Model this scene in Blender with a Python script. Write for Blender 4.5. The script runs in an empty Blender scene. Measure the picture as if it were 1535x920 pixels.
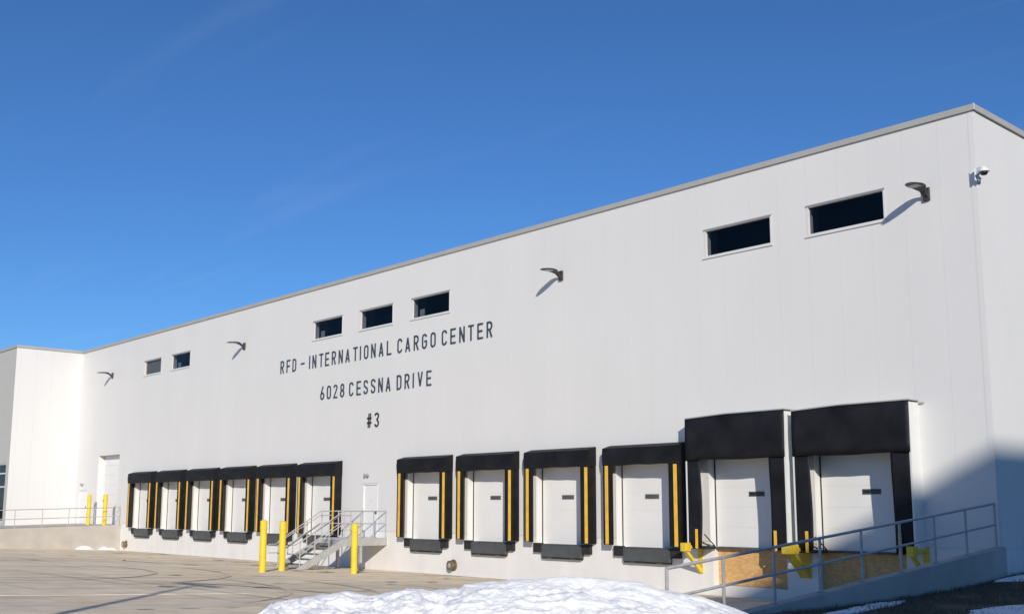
import bpy, bmesh, math, random
from mathutils import Vector, Matrix, noise

R = math.radians
random.seed(7)
scene = bpy.context.scene
COL = scene.collection

# ------------------------------------------------------------------ camera
YAW, PITCH, ROLL = R(47.674), R(8.415), R(0.063)
cam_d = bpy.data.cameras.new('camera')
cam_d.sensor_fit = 'HORIZONTAL'
cam_d.sensor_width = 36.0
cam_d.lens = 1601.6 / 1535 * 36.0
cam_d.shift_y = 62.1 / 1535
cam_d.clip_start, cam_d.clip_end = 0.1, 5000
cam = bpy.data.objects.new('camera', cam_d)
COL.objects.link(cam)
fw = Vector((-math.sin(YAW) * math.cos(PITCH), math.cos(YAW) * math.cos(PITCH), math.sin(PITCH)))
rt = Vector((math.cos(YAW), math.sin(YAW), 0))
up = rt.cross(fw)
rt, up = rt * math.cos(ROLL) + up * math.sin(ROLL), up * math.cos(ROLL) - rt * math.sin(ROLL)
cam.matrix_world = Matrix(((rt.x, up.x, -fw.x, 22.352), (rt.y, up.y, -fw.y, -24.682),
                           (rt.z, up.z, -fw.z, 2.428), (0, 0, 0, 1)))
scene.camera = cam

# ------------------------------------------------------------------ sky, sun, exposure
SUN_EL, SUN_AZ = R(21.7), R(128.2)          # azimuth clockwise from +Y
world = bpy.data.worlds.new('World')
scene.world = world
world.use_nodes = True
wn = world.node_tree
sky = wn.nodes.new('ShaderNodeTexSky')
sky.sky_type = 'NISHITA'
sky.sun_disc = False
sky.sun_elevation = SUN_EL
sky.sun_rotation = SUN_AZ
sky.altitude = 200
sky.air_density = 1.0
sky.dust_density = 0.0
sky.ozone_density = 10.0
bg = wn.nodes['Background']
bg.inputs[1].default_value = 0.11
# faint high cirrus: thin streaks of pale cloud over the whole dome
w_tc = wn.nodes.new('ShaderNodeTexCoord')
w_sep = wn.nodes.new('ShaderNodeSeparateXYZ')
wn.links.new(w_tc.outputs['Generated'], w_sep.inputs[0])
w_z = wn.nodes.new('ShaderNodeMath'); w_z.operation = 'MAXIMUM'; w_z.inputs[1].default_value = 0.08
wn.links.new(w_sep.outputs['Z'], w_z.inputs[0])
w_xy = wn.nodes.new('ShaderNodeVectorMath'); w_xy.operation = 'DIVIDE'
w_cmb = wn.nodes.new('ShaderNodeCombineXYZ')
for k_ in range(3): wn.links.new(w_z.outputs[0], w_cmb.inputs[k_])
wn.links.new(w_tc.outputs['Generated'], w_xy.inputs[0])
wn.links.new(w_cmb.outputs[0], w_xy.inputs[1])
w_map = wn.nodes.new('ShaderNodeMapping')
w_map.inputs['Rotation'].default_value = (0, 0, R(20))
w_map.inputs['Location'].default_value = (2.3, 5.1, 0)
w_map.inputs['Scale'].default_value = (0.45, 3.2, 1)
wn.links.new(w_xy.outputs[0], w_map.inputs[0])
w_nz = wn.nodes.new('ShaderNodeTexNoise')
w_nz.inputs['Scale'].default_value = 1.6
w_nz.inputs['Detail'].default_value = 6
w_nz.inputs['Distortion'].default_value = 0.4
wn.links.new(w_map.outputs[0], w_nz.inputs['Vector'])
w_rp = wn.nodes.new('ShaderNodeMapRange')
w_rp.inputs['From Min'].default_value = 0.56
w_rp.inputs['From Max'].default_value = 0.80
w_rp.inputs['To Max'].default_value = 0.05
wn.links.new(w_nz.outputs['Fac'], w_rp.inputs['Value'])
w_mix = wn.nodes.new('ShaderNodeMix'); w_mix.data_type = 'RGBA'
w_mix.inputs[7].default_value = (5.5, 6.0, 6.6, 1)
wn.links.new(w_rp.outputs[0], w_mix.inputs[0])
wn.links.new(sky.outputs[0], w_mix.inputs[6])
wn.links.new(w_mix.outputs[2], bg.inputs[0])
sun_d = bpy.data.lights.new('sun', 'SUN')
sun_d.energy = 4.2
sun_d.angle = R(0.55)
sun_d.color = (1.0, 0.935, 0.825)
sun = bpy.data.objects.new('sun', sun_d)
COL.objects.link(sun)
to_sun = Vector((math.sin(SUN_AZ) * math.cos(SUN_EL), math.cos(SUN_AZ) * math.cos(SUN_EL), math.sin(SUN_EL)))
sun.rotation_euler = to_sun.to_track_quat('Z', 'Y').to_euler()
vs = scene.view_settings
vs.view_transform = 'Standard'
vs.look = 'None'
vs.gamma = 1.0
vs.exposure = 0.0

# ------------------------------------------------------------------ materials
def mat(name, color, rough=0.6, metal=0.0, var=0.0, vscale=2.0, stretch=(1, 1, 1), bump=0.0, bscale=30.0, spec=0.5, color2=None, detail=5.0):
    m = bpy.data.materials.new(name)
    m.use_nodes = True
    nt = m.node_tree
    b = nt.nodes['Principled BSDF']
    b.inputs['Base Color'].default_value = (*color, 1)
    b.inputs['Roughness'].default_value = rough
    b.inputs['Metallic'].default_value = metal
    b.inputs['Specular IOR Level'].default_value = spec
    if var or color2 or bump:
        tc = nt.nodes.new('ShaderNodeTexCoord')
        mp = nt.nodes.new('ShaderNodeMapping')
        mp.inputs['Scale'].default_value = stretch
        nt.links.new(tc.outputs['Object'], mp.inputs[0])
        m['map'] = mp.name
    if var or color2:
        nz = nt.nodes.new('ShaderNodeTexNoise')
        nz.inputs['Scale'].default_value = vscale
        nz.inputs['Detail'].default_value = detail
        nt.links.new(mp.outputs[0], nz.inputs['Vector'])
        rp = nt.nodes.new('ShaderNodeValToRGB')
        rp.color_ramp.elements[0].position = 0.3
        rp.color_ramp.elements[1].position = 0.7
        c2 = color2 or tuple(c * (1 - var) for c in color)
        c1 = color if color2 else tuple(min(1, c * (1 + var * 0.5)) for c in color)
        rp.color_ramp.elements[0].color = (*c2, 1)
        rp.color_ramp.elements[1].color = (*c1, 1)
        nt.links.new(nz.outputs['Fac'], rp.inputs[0])
        nt.links.new(rp.outputs[0], b.inputs['Base Color'])
    if bump:
        n2 = nt.nodes.new('ShaderNodeTexNoise')
        n2.inputs['Scale'].default_value = bscale
        n2.inputs['Detail'].default_value = 4
        nt.links.new(mp.outputs[0], n2.inputs['Vector'])
        bp = nt.nodes.new('ShaderNodeBump')
        bp.inputs['Strength'].default_value = bump
        bp.inputs['Distance'].default_value = 0.02
        nt.links.new(n2.outputs['Fac'], bp.inputs['Height'])
        nt.links.new(bp.outputs[0], b.inputs['Normal'])
    return m

M_PANEL = mat('white_metal_panel', (0.70, 0.69, 0.675), 0.5, var=0.022, vscale=0.6, stretch=(1, 1, 0.35), spec=0.3)
M_BASE = mat('painted_concrete_base', (0.77, 0.75, 0.725), 0.75, var=0.06, vscale=1.6, stretch=(1, 1, 0.5), bump=0.1, bscale=60, spec=0.2)
M_GREYPANEL = mat('grey_metal_panel', (0.50, 0.485, 0.45), 0.5, var=0.03, spec=0.3)
M_COPING = mat('grey_coping_metal', (0.40, 0.395, 0.37), 0.45, var=0.06, vscale=1.0, spec=0.4)
M_DOOR = mat('white_door_steel', (0.76, 0.75, 0.735), 0.5, var=0.03, vscale=1.2, spec=0.3)
M_FRAME = mat('window_frame_white', (0.66, 0.65, 0.64), 0.45)
M_DARKFRAME = mat('window_frame_dark_grey', (0.33, 0.33, 0.34), 0.5)  # plain dark grey metal of the window heads
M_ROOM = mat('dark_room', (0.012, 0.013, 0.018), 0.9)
M_BLIND = mat('grey_blind', (0.155, 0.15, 0.145), 0.8)
M_VGREY = mat('grey_vision_panel', (0.17, 0.165, 0.16), 0.5, var=0.3, vscale=6)
M_CURTAIN = mat('pale_blind', (0.30, 0.31, 0.33), 0.8)
M_VINYL = mat('black_vinyl', (0.011, 0.010, 0.012), 0.55, var=0.6, vscale=2.2, bump=0.4, bscale=4.0, spec=0.25)
M_FABRIC = mat('black_curtain_fabric', (0.012, 0.012, 0.015), 0.6, var=0.6, vscale=1.6, bump=0.5, bscale=2.5, spec=0.25)
M_RUBBER = mat('black_rubber', (0.018, 0.018, 0.019), 0.75, var=0.3, vscale=8)
M_YELLOWSTRIP = mat('yellow_guide_vinyl', (0.80, 0.475, 0.05), 0.55, var=0.15, vscale=4)
M_YELLOW = mat('yellow_paint', (0.80, 0.56, 0.03), 0.42, var=0.12, vscale=3, bump=0.05, bscale=40)
M_YELLOWSTEEL = mat('yellow_painted_steel', (0.74, 0.52, 0.04), 0.45, var=0.15, vscale=6)
M_STEEL = mat('dark_grey_steel', (0.085, 0.088, 0.09), 0.5, var=0.2, vscale=3, spec=0.4)
M_GALV = mat('galvanised_steel', (0.43, 0.425, 0.415), 0.55, metal=0.12, var=0.15, vscale=7)
M_GALVL = mat('galvanised_grating', (0.62, 0.63, 0.64), 0.55, metal=0.1, var=0.15, vscale=9)
M_TREAD = mat('dark_grating', (0.20, 0.20, 0.20), 0.6, var=0.3, vscale=9)  # treads toned darker than the landing grating for contrast
M_RAILR = mat('galvanised_rail', (0.36, 0.37, 0.38), 0.45, metal=0.4, var=0.12, vscale=7)
M_LAMP = mat('dark_bronze_metal', (0.045, 0.042, 0.040), 0.45, spec=0.5)
M_LENS = mat('lamp_lens', (0.42, 0.44, 0.44), 0.25, spec=0.6)
M_LETTER = mat('slate_letter', (0.040, 0.055, 0.085), 0.5)
M_LETTERB = mat('black_letter', (0.018, 0.018, 0.022), 0.5)
M_OSB = mat('plywood_board', (0.74, 0.455, 0.195), 0.75, color2=(0.55, 0.30, 0.105), vscale=7, stretch=(1, 1, 2.2), bump=0.2, bscale=40)
M_CONC = mat('cast_concrete', (0.47, 0.435, 0.39), 0.85, var=0.12, vscale=1.4, bump=0.15, bscale=50, spec=0.2)
M_CONCR = mat('cast_concrete_grey', (0.36, 0.36, 0.36), 0.85, var=0.12, vscale=1.4, bump=0.15, bscale=50, spec=0.2)
M_ROOF = mat('roof_membrane', (0.5, 0.5, 0.5), 0.8, var=0.1)
M_BRASS = mat('weathered_brass', (0.30, 0.24, 0.15), 0.45, metal=0.7, var=0.3, vscale=20)
M_CAMWHITE = mat('camera_white_plastic', (0.78, 0.78, 0.79), 0.35)
M_DOME = mat('dark_dome', (0.015, 0.015, 0.018), 0.12, spec=0.6)
M_FIBRE = mat('white_side_fabric', (0.70, 0.71, 0.69), 0.6, var=0.05)
M_NEIGH = mat('pale_precast', (0.55, 0.54, 0.52), 0.8, var=0.08)

def glass_mat(tint=(0.62, 0.64, 0.68), name='window_glass'):
    m = bpy.data.materials.new(name)
    m.use_nodes = True
    nt = m.node_tree
    for n in list(nt.nodes):
        if n.type != 'OUTPUT_MATERIAL':
            nt.nodes.remove(n)
    out = [n for n in nt.nodes if n.type == 'OUTPUT_MATERIAL'][0]
    tr = nt.nodes.new('ShaderNodeBsdfTransparent')
    tr.inputs[0].default_value = (*tint, 1)
    gl = nt.nodes.new('ShaderNodeBsdfGlossy')
    gl.inputs['Roughness'].default_value = 0.02
    lw = nt.nodes.new('ShaderNodeLayerWeight')
    lw.inputs[0].default_value = 0.5
    pw = nt.nodes.new('ShaderNodeMath')
    pw.operation = 'POWER'
    pw.inputs[1].default_value = 5.5
    nt.links.new(lw.outputs['Facing'], pw.inputs[0])
    fr = nt.nodes.new('ShaderNodeMath')
    fr.operation = 'MULTIPLY_ADD'
    fr.inputs[1].default_value = 0.9
    fr.inputs[2].default_value = 0.02
    nt.links.new(pw.outputs[0], fr.inputs[0])
    mx = nt.nodes.new('ShaderNodeMixShader')
    nt.links.new(fr.outputs[0], mx.inputs[0])
    nt.links.new(tr.outputs[0], mx.inputs[1])
    nt.links.new(gl.outputs[0], mx.inputs[2])
    nt.links.new(mx.outputs[0], out.inputs[0])
    return m
M_GLASS = glass_mat()
M_CLEAR = glass_mat((0.88, 0.87, 0.85), 'clear_window_glass')

def yard_mat():
    m = bpy.data.materials.new('yard_concrete')
    m.use_nodes = True
    nt = m.node_tree
    N, L = nt.nodes, nt.links
    b = N['Principled BSDF']
    geo = N.new('ShaderNodeNewGeometry')
    oi = N.new('ShaderNodeObjectInfo')
    def noise_tex(scale, stretch, detail=6, rot=0):
        mp = N.new('ShaderNodeMapping')
        mp.inputs['Scale'].default_value = stretch
        mp.inputs['Rotation'].default_value = (0, 0, rot)
        L.new(geo.outputs['Position'], mp.inputs[0])
        nz = N.new('ShaderNodeTexNoise')
        nz.inputs['Scale'].default_value = scale
        nz.inputs['Detail'].default_value = detail
        L.new(mp.outputs[0], nz.inputs['Vector'])
        return nz.outputs['Fac']
    def ramp(fac, stops):
        r = N.new('ShaderNodeValToRGB')
        while len(r.color_ramp.elements) < len(stops):
            r.color_ramp.elements.new(0.5)
        for e, (p, c) in zip(r.color_ramp.elements, stops):
            e.position = p
            e.color = (*c, 1)
        L.new(fac, r.inputs[0])
        return r.outputs[0]
    def mul(a, c, f=1.0):
        mx = N.new('ShaderNodeMix')
        mx.data_type = 'RGBA'
        mx.blend_type = 'MULTIPLY'
        mx.inputs[0].default_value = f
        L.new(a, mx.inputs[6])
        L.new(c, mx.inputs[7])
        return mx.outputs[2]
    base = ramp(noise_tex(0.25, (1, 1, 1)), [(0.3, (0.79, 0.66, 0.475)), (0.7, (0.86, 0.73, 0.545))])
    fine = ramp(noise_tex(2.2, (1, 1, 1), 8), [(0.25, (0.85, 0.85, 0.85)), (0.6, (1.05, 1.05, 1.05))])
    streak = ramp(noise_tex(0.8, (2.0, 0.28, 1), 5, 0.12), [(0.34, (0.80, 0.78, 0.77)), (0.48, (1, 1, 1)), (0.75, (1.06, 1.05, 1.03))])
    tyre = ramp(noise_tex(0.55, (0.10, 3.4, 1), 3, -0.45), [(0.33, (0.76, 0.75, 0.75)), (0.42, (1, 1, 1))])
    rust = ramp(noise_tex(0.7, (2.0, 0.45, 1), 4, -0.2), [(0.60, (1, 1, 1)), (0.74, (1.05, 0.86, 0.66))])
    slab = ramp(oi.outputs['Random'], [(0.0, (0.92, 0.92, 0.93)), (1.0, (1.05, 1.04, 1.02))])
    c = mul(base, fine)
    for x in (streak, tyre, rust, slab):
        c = mul(c, x)
    L.new(c, b.inputs['Base Color'])
    b.inputs['Roughness'].default_value = 0.8
    b.inputs['Specular IOR Level'].default_value = 0.25
    bp = N.new('ShaderNodeBump')
    bp.inputs['Strength'].default_value = 0.25
    bp.inputs['Distance'].default_value = 0.01
    L.new(noise_tex(40, (1, 1, 1), 4), bp.inputs['Height'])
    L.new(bp.outputs[0], b.inputs['Normal'])
    return m
M_YARD = yard_mat()
M_JOINT = mat('joint_filler', (0.62, 0.53, 0.40), 0.9, color2=(0.30, 0.25, 0.19), vscale=0.5)
M_WET = mat('wet_dark_stain', (0.14, 0.12, 0.105), 0.55, var=0.3, vscale=3)
M_OIL = mat('oil_stain', (0.40, 0.34, 0.27), 0.6, var=0.35, vscale=4)
M_TYRE = mat('faint_tyre_mark', (0.735, 0.625, 0.475), 0.8, var=0.2, vscale=1.5, spec=0.2)
M_SNOW = mat('snow', (0.93, 0.92, 0.905), 0.7, var=0.04, vscale=3, bump=0.42, bscale=16, spec=0.3, detail=8)
for n_ in M_SNOW.node_tree.nodes:
    if n_.type == 'BUMP': n_.inputs['Distance'].default_value = 0.035
M_SOIL = mat('dormant_turf_soil', (0.115, 0.088, 0.060), 0.95, color2=(0.055, 0.044, 0.030), vscale=1.5, bump=0.6, bscale=20)
M_GRASS = mat('dormant_grass', (0.21, 0.16, 0.095), 0.9, color2=(0.10, 0.085, 0.05), vscale=1.2)
M_EARTH = mat('winter_field', (0.16, 0.13, 0.09), 0.95, var=0.3, vscale=0.1)

# ------------------------------------------------------------------ mesh helpers
class MB:
    """collects shapes; build() links them as one mesh object"""
    def __init__(self):
        self.v, self.f = [], []
    def add(self, vs, fs):
        o = len(self.v)
        self.v += [tuple(p) for p in vs]
        self.f += [tuple(i + o for i in f) for f in fs]
        return self
    def box(self, x0, x1, y0, y1, z0, z1):
        vs = [(x0, y0, z0), (x1, y0, z0), (x1, y1, z0), (x0, y1, z0), (x0, y0, z1), (x1, y0, z1), (x1, y1, z1), (x0, y1, z1)]
        return self.add(vs, [(0, 3, 2, 1), (4, 5, 6, 7), (0, 1, 5, 4), (1, 2, 6, 5), (2, 3, 7, 6), (3, 0, 4, 7)])
    def prism(self, poly, d):
        """poly: CCW-or-not list of 3D points, extruded along vector d"""
        n = len(poly)
        d = Vector(d)
        nrm = Vector((0, 0, 0))
        for i in range(n):
            nrm += Vector(poly[i]).cross(Vector(poly[(i + 1) % n]))
        if nrm.dot(d) < 0:
            poly = poly[::-1]
        vs = [Vector(p) for p in poly] + [Vector(p) + d for p in poly]
        fs = [tuple(range(n))[::-1], tuple(range(n, 2 * n))]
        fs += [(i, (i + 1) % n, n + (i + 1) % n, n + i) for i in range(n)]
        return self.add(vs, fs)
    def tube(self, pts, r, n=8, cap=True):
        pts = [Vector(p) for p in pts]
        rings = []
        for i, p in enumerate(pts):
            if i == 0: t = pts[1] - p
            elif i == len(pts) - 1: t = p - pts[i - 1]
            else: t = (pts[i + 1] - p).normalized() + (p - pts[i - 1]).normalized()
            t.normalize()
            a = Vector((0, 0, 1)) if abs(t.z) < 0.9 else Vector((1, 0, 0))
            s = t.cross(a).normalized()
            u = s.cross(t)
            k = 1.0
            if 0 < i < len(pts) - 1:
                c = max(0.5, t.dot((pts[i + 1] - p).normalized()))
                k = 1 / c
            rr = r[i] if isinstance(r, (list, tuple)) else r
            rings.append([p + (s * math.cos(2 * math.pi * j / n) + u * math.sin(2 * math.pi * j / n)) * rr * (1 + (k - 1) * 0.5) for j in range(n)])
        vs = [q for rg in rings for q in rg]
        fs = []
        for i in range(len(pts) - 1):
            for j in range(n):
                fs.append((i * n + j, i * n + (j + 1) % n, (i + 1) * n + (j + 1) % n, (i + 1) * n + j))
        if cap:
            fs.append(tuple(range(n))[::-1])
            fs.append(tuple(range((len(pts) - 1) * n, len(pts) * n)))
        return self.add(vs, fs)
    def lathe(self, prof, c, n=20, axis='Z'):
        """prof: list of (r, h)"""
        vs, fs = [], []
        for r, h in prof:
            for j in range(n):
                a = 2 * math.pi * j / n
                if axis == 'Z': p = (c[0] + r * math.cos(a), c[1] + r * math.sin(a), c[2] + h)
                else: p = (c[0] + r * math.cos(a), c[1] - h, c[2] + r * math.sin(a))
                vs.append(p)
        for i in range(len(prof) - 1):
            for j in range(n):
                fs.append((i * n + j, i * n + (j + 1) % n, (i + 1) * n + (j + 1) % n, (i + 1) * n + j))
        fs.append(tuple(range(n))[::-1])
        fs.append(tuple(range((len(prof) - 1) * n, len(prof) * n)))
        return self.add(vs, fs)
    def build(self, name, m, parent=None, bevel=0.0, smooth=False, recalc=True, **props):
        root = parent
        while root is not None and root.parent is not None:
            root = root.parent
        org = Vector(root.location) if root is not None else Vector((0, 0, 0))
        me = bpy.data.meshes.new(name)
        me.from_pydata([tuple(Vector(p) - org) for p in self.v], [], self.f)
        if recalc:
            bm = bmesh.new()
            bm.from_mesh(me)
            bmesh.ops.recalc_face_normals(bm, faces=bm.faces)
            bm.to_mesh(me)
            bm.free()
        me.materials.append(m)
        if smooth:
            me.polygons.foreach_set('use_smooth', [True] * len(me.polygons))
        o = bpy.data.objects.new(name, me)
        COL.objects.link(o)
        if parent is not None:
            o.parent = parent
        if bevel:
            md = o.modifiers.new('edge_rounding', 'BEVEL')
            md.width = bevel
            md.segments = 2
            md.limit_method = 'ANGLE'
            md.angle_limit = R(40)
        for k, v in props.items():
            o[k] = v
        return o

def B(*a):
    return MB().box(*a)

def thing(name, loc, label, cat, group=None):
    o = bpy.data.objects.new(name, None)
    o.empty_display_size = 0.2
    o.location = loc
    COL.objects.link(o)
    tag(o, label, cat, group)
    return o

def tag(o, label, cat, group=None):
    o['label'] = label
    o['category'] = cat
    if group: o['group'] = group
    return o

def dup(root, loc, label=None, group=None):
    r = root.copy()
    COL.objects.link(r)
    r.location = loc
    if label: r['label'] = label
    if group: r['group'] = group
    for ch in list(root.children):
        c = ch.copy()
        COL.objects.link(c)
        c.parent = r
        for g in list(ch.children):
            d = g.copy()
            COL.objects.link(d)
            d.parent = c
    return r

def perforated(xs, zs, holes, d0, d1, axis='Y', back=True, at=0.0):
    """sheet spanning xs[0..1] x zs[0..1], front face at depth d0, back at d1, minus rectangular holes.
       axis 'Y': sheet in the XZ plane; axis 'X': sheet in the YZ plane (first coordinate is Y)"""
    gx = sorted({xs[0], xs[1], *[v for h in holes for v in h[:2] if xs[0] < v < xs[1]]})
    gz = sorted({zs[0], zs[1], *[v for h in holes for v in h[2:] if zs[0] < v < zs[1]]})
    def solid(i, j):
        if i < 0 or j < 0 or i >= len(gx) - 1 or j >= len(gz) - 1: return False
        cx, cz = (gx[i] + gx[i + 1]) / 2, (gz[j] + gz[j + 1]) / 2
        return not any(h[0] < cx < h[1] and h[2] < cz < h[3] for h in holes)
    P = (lambda a, d, z: (a, d, z)) if axis == 'Y' else (lambda a, d, z: (d, a, z))
    mb = MB()
    any_ = False
    for i in range(len(gx) - 1):
        for j in range(len(gz) - 1):
            if not solid(i, j): continue
            any_ = True
            a, b_, c, d = gx[i], gx[i + 1], gz[j], gz[j + 1]
            mb.add([P(a, d0, c), P(b_, d0, c), P(b_, d0, d), P(a, d0, d)], [(0, 1, 2, 3)])
            if back: mb.add([P(a, d1, c), P(b_, d1, c), P(b_, d1, d), P(a, d1, d)], [(3, 2, 1, 0)])
            if not solid(i - 1, j): mb.add([P(a, d0, c), P(a, d0, d), P(a, d1, d), P(a, d1, c)], [(0, 1, 2, 3)])
            if not solid(i + 1, j): mb.add([P(b_, d0, c), P(b_, d0, d), P(b_, d1, d), P(b_, d1, c)], [(3, 2, 1, 0)])
            if not solid(i, j - 1): mb.add([P(a, d0, c), P(b_, d0, c), P(b_, d1, c), P(a, d1, c)], [(3, 2, 1, 0)])
            if not solid(i, j + 1): mb.add([P(a, d0, d), P(b_, d0, d), P(b_, d1, d), P(a, d1, d)], [(0, 1, 2, 3)])
    return mb if any_ else None

# ------------------------------------------------------------------ key dimensions
XL, XR, H, HT = -44.46, 11.66, 11.84, 11.99
S, A1, A2 = 3.552, -35.241, -10.275            # dock pitch, leveler left edges of the two groups
DOCKS = [A1 + S * i for i in range(6)] + [A2 + S * i for i in range(4)]
SILL, BASE = 1.22, 1.475
SHELT = [(3.13, 6.43), (6.64, 9.90)]
BIGO = [(3.55, 6.05), (6.95, 9.40)]            # openings behind the two tall shelters
SILL2 = 1.33
SLOPE = 0.044
def yard_z(y):
    return min(0.88, max(0.0, -SLOPE * y)) if y < 0 else 0.0

WIN = [(-35.24, -33.03), (-31.78, -29.55), (-17.68, -15.36), (-14.09, -11.76), (-10.55, -8.18), (3.61, 5.92), (7.03, 9.30)]
WZ0, WZ1 = 9.60, 10.44
holes = [(a - 0.37, a + 2.07, SILL, 3.96) for a in DOCKS]
holes += [(a, b, SILL2, 4.6) for a, b in BIGO]
pits = [(3.63, 6.03, 0.28, SILL2), (6.95, 9.38, 0.28, SILL2)]
holes_all = holes + pits
holes_all += [(a, b, WZ0, WZ1) for a, b in WIN]
BIGDOOR = (-41.08, -38.0, 1.40, 5.37)
MANL = (-43.80, -42.52, 1.40, 3.40)
MAN = (-13.60, -12.57, SILL, 3.33)
holes_all += [BIGDOOR, MANL, MAN]

# ------------------------------------------------------------------ ground
B(-1500, 1500, -1500, 1500, -0.6, -0.3).build('ground', M_EARTH, kind='structure')
yard = MB()
ys = [0.6, 0.0, -20.0, -120]
for k in range(3):
    y0, y1 = ys[k], ys[k + 1]
    yard.add([(-95, y0, yard_z(y0) - 0.012), (XR - 0.15, y0, yard_z(y0) - 0.012), (XR - 0.15, y1, yard_z(y1) - 0.012), (-95, y1, yard_z(y1) - 0.012)], [(0, 3, 2, 1)])
yard = yard.build('truck_yard', M_JOINT, kind='structure')
sx = [XR - 0.17, 8.75] + [4.9 - 3.85 * i for i in range(17)]
sy = [-0.02, -6.3, -13.0, -20.0, -26, -32, -38]
for i in range(len(sx) - 1):
    for j in range(len(sy) - 1):
        x1, x0, y1, y0 = sx[i] - 0.012, sx[i + 1] + 0.012, sy[j] - 0.004, sy[j + 1] + 0.004
        dz = random.uniform(-0.004, 0.004)
        za, zb = yard_z(y0) + dz, yard_z(y1) + dz
        MB().add([(x0, y0, za), (x1, y0, za), (x1, y1, zb), (x0, y1, zb), (x0, y0, za - .05), (x1, y0, za - .05), (x1, y1, zb - .05), (x0, y1, zb - .05)],
                 [(0, 1, 2, 3), (0, 4, 5, 1), (1, 5, 6, 2), (2, 6, 7, 3), (3, 7, 4, 0)]).build('slab', M_YARD, yard)

# ------------------------------------------------------------------ warehouse
wh = thing('warehouse', (-16.4, 0, 0), 'long white panel warehouse with loading docks, grey roof edge and grey wing', 'warehouse')
# core walls (carry the reveals of the openings)
perforated((XL + 0.02, XR - 0.02), (0.0, H - 0.02), holes_all, 0.016, 0.30).build('core_wall', M_PANEL, wh)
perforated((0.32, 40.0), (0.0, H - 0.02), [], XR - 0.30, XR - 0.016, 'X').build('core_wall', M_PANEL, wh)
# painted concrete base
fnd = [h for h in holes_all if h[2] < BASE]
for x0, x1 in [(-37.5, -28), (-28, -19), (-19, -10), (-10, -1), (-1, XR)]:
    mb = perforated((x0 + 0.003, x1 - 0.003), (-0.3, BASE - 0.006), fnd, 0.0, 0.014)
    mb.build('base_panel', M_BASE, wh)
for y0, y1 in [(0.02, 9), (9, 18), (18, 40)]:
    B(XR - 0.014, XR, y0, y1 - 0.006, -0.3, BASE - 0.006).build('base_panel', M_BASE, wh)
# vertical insulated panels
PW = 0.92
def panel_strip(x0, x1, z0, z1, hs, d0, d1, name, m):
    """one panel; an opening across its full width cuts it into a lower and an upper piece"""
    cuts = sorted((max(z0, h[2]), min(z1, h[3])) for h in hs if h[0] <= x0 and h[1] >= x1 and h[3] > z0 and h[2] < z1)
    z = z0
    for a, b in cuts + [(z1, z1)]:
        if a - z > 0.02:
            mb = perforated((x0, x1), (z, a), hs, d0, d1, back=False)
            if mb: mb.build(name, m, wh)
        z = max(z, b)
x = XR
edges = [XR]
while edges[-1] - PW > XL + 0.4:
    edges.append(edges[-1] - PW)
edges.append(XL)
for i in range(len(edges) - 1):
    x0, x1 = edges[i + 1] + 0.0012, edges[i] - (0.0012 if i else 0)
    y = random.uniform(-0.0015, 0.0)
    panel_strip(x0, x1, BASE + 0.006 if x0 > -37.5 else 1.2, H, holes_all, y, 0.0145, 'wall_panel', M_PANEL)
yy = 0.0
for i in range(24):
    y0 = yy + (0.0012 if i else 0.02)
    B(XR - 0.0145, XR + random.uniform(-0.0015, 0), y0, yy + PW - 0.0012, BASE + 0.006, H).build('wall_panel', M_PANEL, wh)
    yy += PW
# left return wall (faces right) and grey wing
perforated((-3.93, 0.0), (0.9, H - 0.02), [], XL - 0.30, XL - 0.016, 'X').build('core_wall', M_PANEL, wh)
k = 0
yy = 0.0
while yy > -3.9:
    y1 = max(yy - PW, -3.95)
    B(XL - 0.0145, XL + random.uniform(-0.0015, 0), y1 + (0.0012 if y1 > -3.9 else 0), yy - 0.0012, 0.9, H).build('wall_panel', M_PANEL, wh)
    yy = y1
GW = (-52.5, -45.0, 1.50, 4.95)
perforated((-68, XL - 0.32), (0.9, H - 0.02), [GW], -3.934, -3.70).build('core_wall', M_GREYPANEL, wh)
gx = XL - 0.02
gi = 0
while gx > -66:
    g1 = gx - 1.05
    panel_strip(g1 + 0.003, gx - 0.003 if gi else gx, 0.9, H, [GW], -3.95, -3.9355, 'grey_wall_panel', M_GREYPANEL)
    gx = g1
    gi += 1
sf = B(-52.5, -45.0, -3.80, -3.76, 1.5, 4.95).build('storefront_window', M_GLASS, wh)
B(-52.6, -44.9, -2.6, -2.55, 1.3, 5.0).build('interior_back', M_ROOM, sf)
fr = MB()
for z in (1.53, 3.57, 4.36, 4.92): fr.box(-52.5, -45.0, -3.90, -3.70, z - 0.04, z + 0.04)
for xx in (-45.04, -47.0, -49.0, -51.0): fr.box(xx - 0.035, xx + 0.035, -3.905, -3.695, 1.5, 4.95)
fr.build('frame', M_FRAME, sf)
# coping along the roof edges, in lengths
cx = XR + 0.06
i = 0
while cx > XL + 0.1:
    c1 = max(cx - 3.66, XL)
    B(c1 + 0.003, cx - 0.003, -0.055, 0.35, H - 0.005, HT).build('coping', M_COPING, wh, bevel=0.006)
    cx = c1
yy = 0.352
while yy < 22:
    B(XR - 0.34, XR + 0.06, yy + 0.003, yy + 3.65, H - 0.005, HT).build('coping', M_COPING, wh, bevel=0.006)
    yy += 3.66
B(XR + 0.045, XR + 0.066, -0.064, -0.040, H - 0.002, HT + 0.004).build('coping_corner', M_FRAME, wh)
B(XL - 0.35, XL + 0.055, -3.95, -0.06, H - 0.005, HT).build('coping', M_COPING, wh, bevel=0.006)
B(-64, XL + 0.055, -4.005, -3.955, H - 0.005, HT).build('coping', M_COPING, wh, bevel=0.006)
B(-68, XR - 0.36, 0.36, 40, H - 0.4, H - 0.3).build('roof', M_ROOF, wh)
B(-68, XL - 0.36, -3.6, 0.34, H - 0.4, H - 0.3).build('roof', M_ROOF, wh)
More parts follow.
